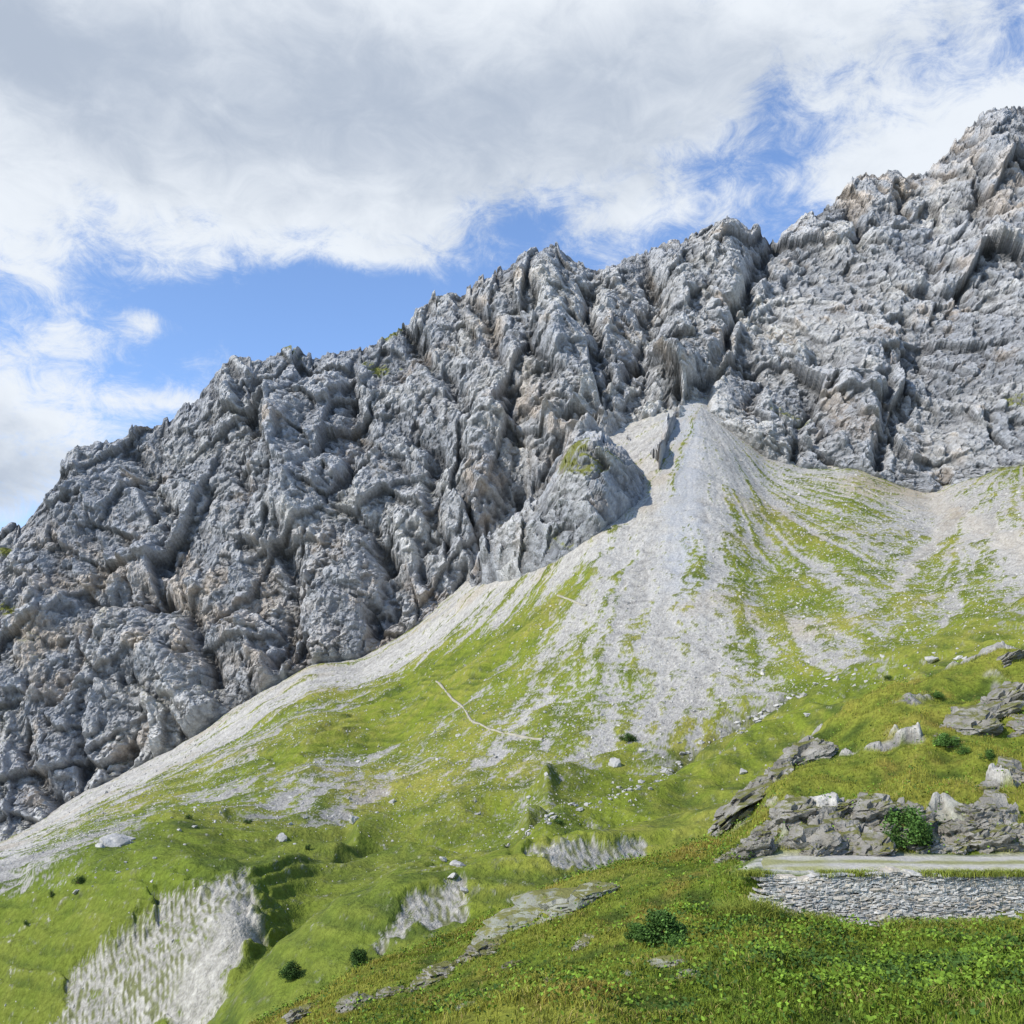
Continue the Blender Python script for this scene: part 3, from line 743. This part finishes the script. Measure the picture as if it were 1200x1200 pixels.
# =====================================================================
# LIGHT, SKY, CAMERA
# =====================================================================
sd_ = np.array([-.64, -.43, .64]); sd_ /= np.linalg.norm(sd_)
el = math.asin(sd_[2]); azs = math.atan2(sd_[0], sd_[1])
sun = bpy.data.lights.new("sun", 'SUN'); sun.energy = 4.8; sun.angle = math.radians(.5); sun.color = (1, .95, .87)
so = bpy.data.objects.new("sun", sun); COL.objects.link(so)
so.rotation_euler = Vector(sd_).to_track_quat('Z', 'Y').to_euler()
w = bpy.data.worlds.new("World"); bpy.context.scene.world = w; w.use_nodes = True
nt = w.node_tree; N = nt.nodes; Lk = nt.links; N.clear()
def mth(op, a, b=None, c=None, clamp=False):
    n = N.new("ShaderNodeMath"); n.operation = op; n.use_clamp = clamp
    for i, x in enumerate((a, b, c)):
        if x is None: continue
        if isinstance(x, (int, float)): n.inputs[i].default_value = x
        else: Lk.new(x, n.inputs[i])
    return n.outputs[0]
sky = N.new("ShaderNodeTexSky"); sky.sky_type = 'NISHITA'; sky.sun_disc = False
sky.sun_elevation = el; sky.sun_rotation = azs; sky.altitude = 1800; sky.air_density = 1.0; sky.dust_density = .8; sky.ozone_density = 1.5
tcw = N.new("ShaderNodeTexCoord"); dirv = tcw.outputs["Generated"]
sx = N.new("ShaderNodeSeparateXYZ"); Lk.new(dirv, sx.inputs[0])
az = mth('ARCTAN2', sx.outputs[0], sx.outputs[1]); ele = mth('ARCSINE', sx.outputs[2])
def azel(u, v):
    d = P(u, v, 1.0); d = d/np.linalg.norm(d); return math.atan2(d[0], d[1]), math.asin(d[2])
def blob(u, v, ru, rv, amp_):
    a0, e0 = azel(u, v); kr = T/600
    ra = ru*kr/max(.5, math.cos(e0)); re = rv*kr
    x = mth('MULTIPLY', mth('SUBTRACT', az, a0), 1/ra); y = mth('MULTIPLY', mth('SUBTRACT', ele, e0), 1/re)
    r2 = mth('ADD', mth('MULTIPLY', x, x), mth('MULTIPLY', y, y))
    return mth('MULTIPLY', mth('EXPONENT', mth('MULTIPLY', r2, -1.0)), amp_)
def ssum(l):
    t = l[0]
    for x in l[1:]: t = mth('ADD', t, x)
    return t
mp = N.new("ShaderNodeMapping"); mp.inputs["Scale"].default_value = (1, 1, 1.5); Lk.new(dirv, mp.inputs[0])
def nz(scale, det, rough, dist=0.0, off=0.0):
    n = N.new("ShaderNodeTexNoise"); n.inputs["Scale"].default_value = scale; n.inputs["Detail"].default_value = det
    n.inputs["Roughness"].default_value = rough; n.inputs["Distortion"].default_value = dist
    if off:
        m2 = N.new("ShaderNodeMapping"); m2.inputs["Location"].default_value = (off, off, off); Lk.new(mp.outputs[0], m2.inputs[0]); Lk.new(m2.outputs[0], n.inputs["Vector"])
    else: Lk.new(mp.outputs[0], n.inputs["Vector"])
    return n.outputs["Fac"]
cov = ssum([blob(200,60,400,150,1.3), blob(620,40,280,120,1.1), blob(300,215,250,75,.75), blob(480,225,80,60,.3), blob(1080,0,220,60,.7), blob(1050,200,120,42,.95), blob(1160,130,90,50,.7), blob(10,270,80,80,.8),
            blob(30,470,95,60,.9), blob(190,470,60,16,.8), blob(0,560,90,50,.6), blob(90,400,40,22,.5), blob(172,378,26,16,.75), blob(210,325,50,22,.5), blob(720,258,56,24,.55), blob(450,300,90,18,.35), blob(790,230,60,30,.45), blob(860,60,60,50,.3), blob(700,150,160,50,.4), blob(985,110,40,40,.2),
            blob(605,262,70,38,-.7), blob(905,125,34,55,-.55), blob(290,365,190,36,-.85), blob(440,335,120,26,-.45), blob(850,205,60,24,-.35)])
n1 = nz(8, 12, .66, .5); n2_ = nz(22, 9, .75, .7, 3.3)
nn = mth('ADD', mth('MULTIPLY', mth('SUBTRACT', n1, .5), 1.8), mth('MULTIPLY', mth('SUBTRACT', n2_, .5), 1.8))
dn = mth('ADD', cov, nn)
mr = N.new("ShaderNodeMapRange"); mr.interpolation_type = 'SMOOTHERSTEP'; mr.inputs[1].default_value = -.12; mr.inputs[2].default_value = 1.02
Lk.new(dn, mr.inputs[0]); alpha = mth('MULTIPLY', mr.outputs[0], .97)
gy = ssum([blob(280,130,440,105,.9), blob(620,90,260,90,.55), blob(0,560,90,60,.7), blob(20,30,200,60,.3), blob(1000,50,200,40,.3)])
gyn = mth('ADD', gy, mth('ADD', mth('MULTIPLY', mth('SUBTRACT', nz(4.5, 6, .5, .4, 8.), .5), 1.6), mth('MULTIPLY', mth('SUBTRACT', nz(17, 8, .62, .5, 5.), .5), 1.3)))
gsm_ = N.new("ShaderNodeMapRange"); gsm_.interpolation_type = 'SMOOTHSTEP'; gsm_.inputs[1].default_value = -.1; gsm_.inputs[2].default_value = 1.35
Lk.new(gyn, gsm_.inputs[0])
rampc = N.new("ShaderNodeMix"); rampc.data_type = 'RGBA'
rampc.inputs[6].default_value = (.87, .92, .98, 1); rampc.inputs[7].default_value = (.47, .54, .65, 1)
Lk.new(gsm_.outputs[0], rampc.inputs[0])
b1 = N.new("ShaderNodeBackground"); b1.inputs[1].default_value = .15
tint = N.new("ShaderNodeMix"); tint.data_type = 'RGBA'; tint.blend_type = 'MULTIPLY'; tint.inputs[0].default_value = 1
tint.inputs[7].default_value = (1.5, 1.62, 1.8, 1); Lk.new(sky.outputs[0], tint.inputs[6]); Lk.new(tint.outputs[2], b1.inputs[0])
b2 = N.new("ShaderNodeBackground"); b2.inputs[1].default_value = 1.0; Lk.new(rampc.outputs[2], b2.inputs[0])
ms_ = N.new("ShaderNodeMixShader"); Lk.new(alpha, ms_.inputs[0]); Lk.new(b1.outputs[0], ms_.inputs[1]); Lk.new(b2.outputs[0], ms_.inputs[2])
wo_ = N.new("ShaderNodeOutputWorld"); Lk.new(ms_.outputs[0], wo_.inputs[0])

cam = bpy.data.cameras.new("camera"); co = bpy.data.objects.new("camera", cam); COL.objects.link(co)
cam.sensor_width = 36; cam.lens = 18/T; cam.clip_end = 6000; cam.clip_start = .1
co.location = (0, 0, 0); co.rotation_euler = (math.pi/2+PITCH, 0, 0)
sc_ = bpy.context.scene; sc_.camera = co
sc_.view_settings.view_transform = 'Standard'; sc_.view_settings.look = 'None'; sc_.view_settings.exposure = 0
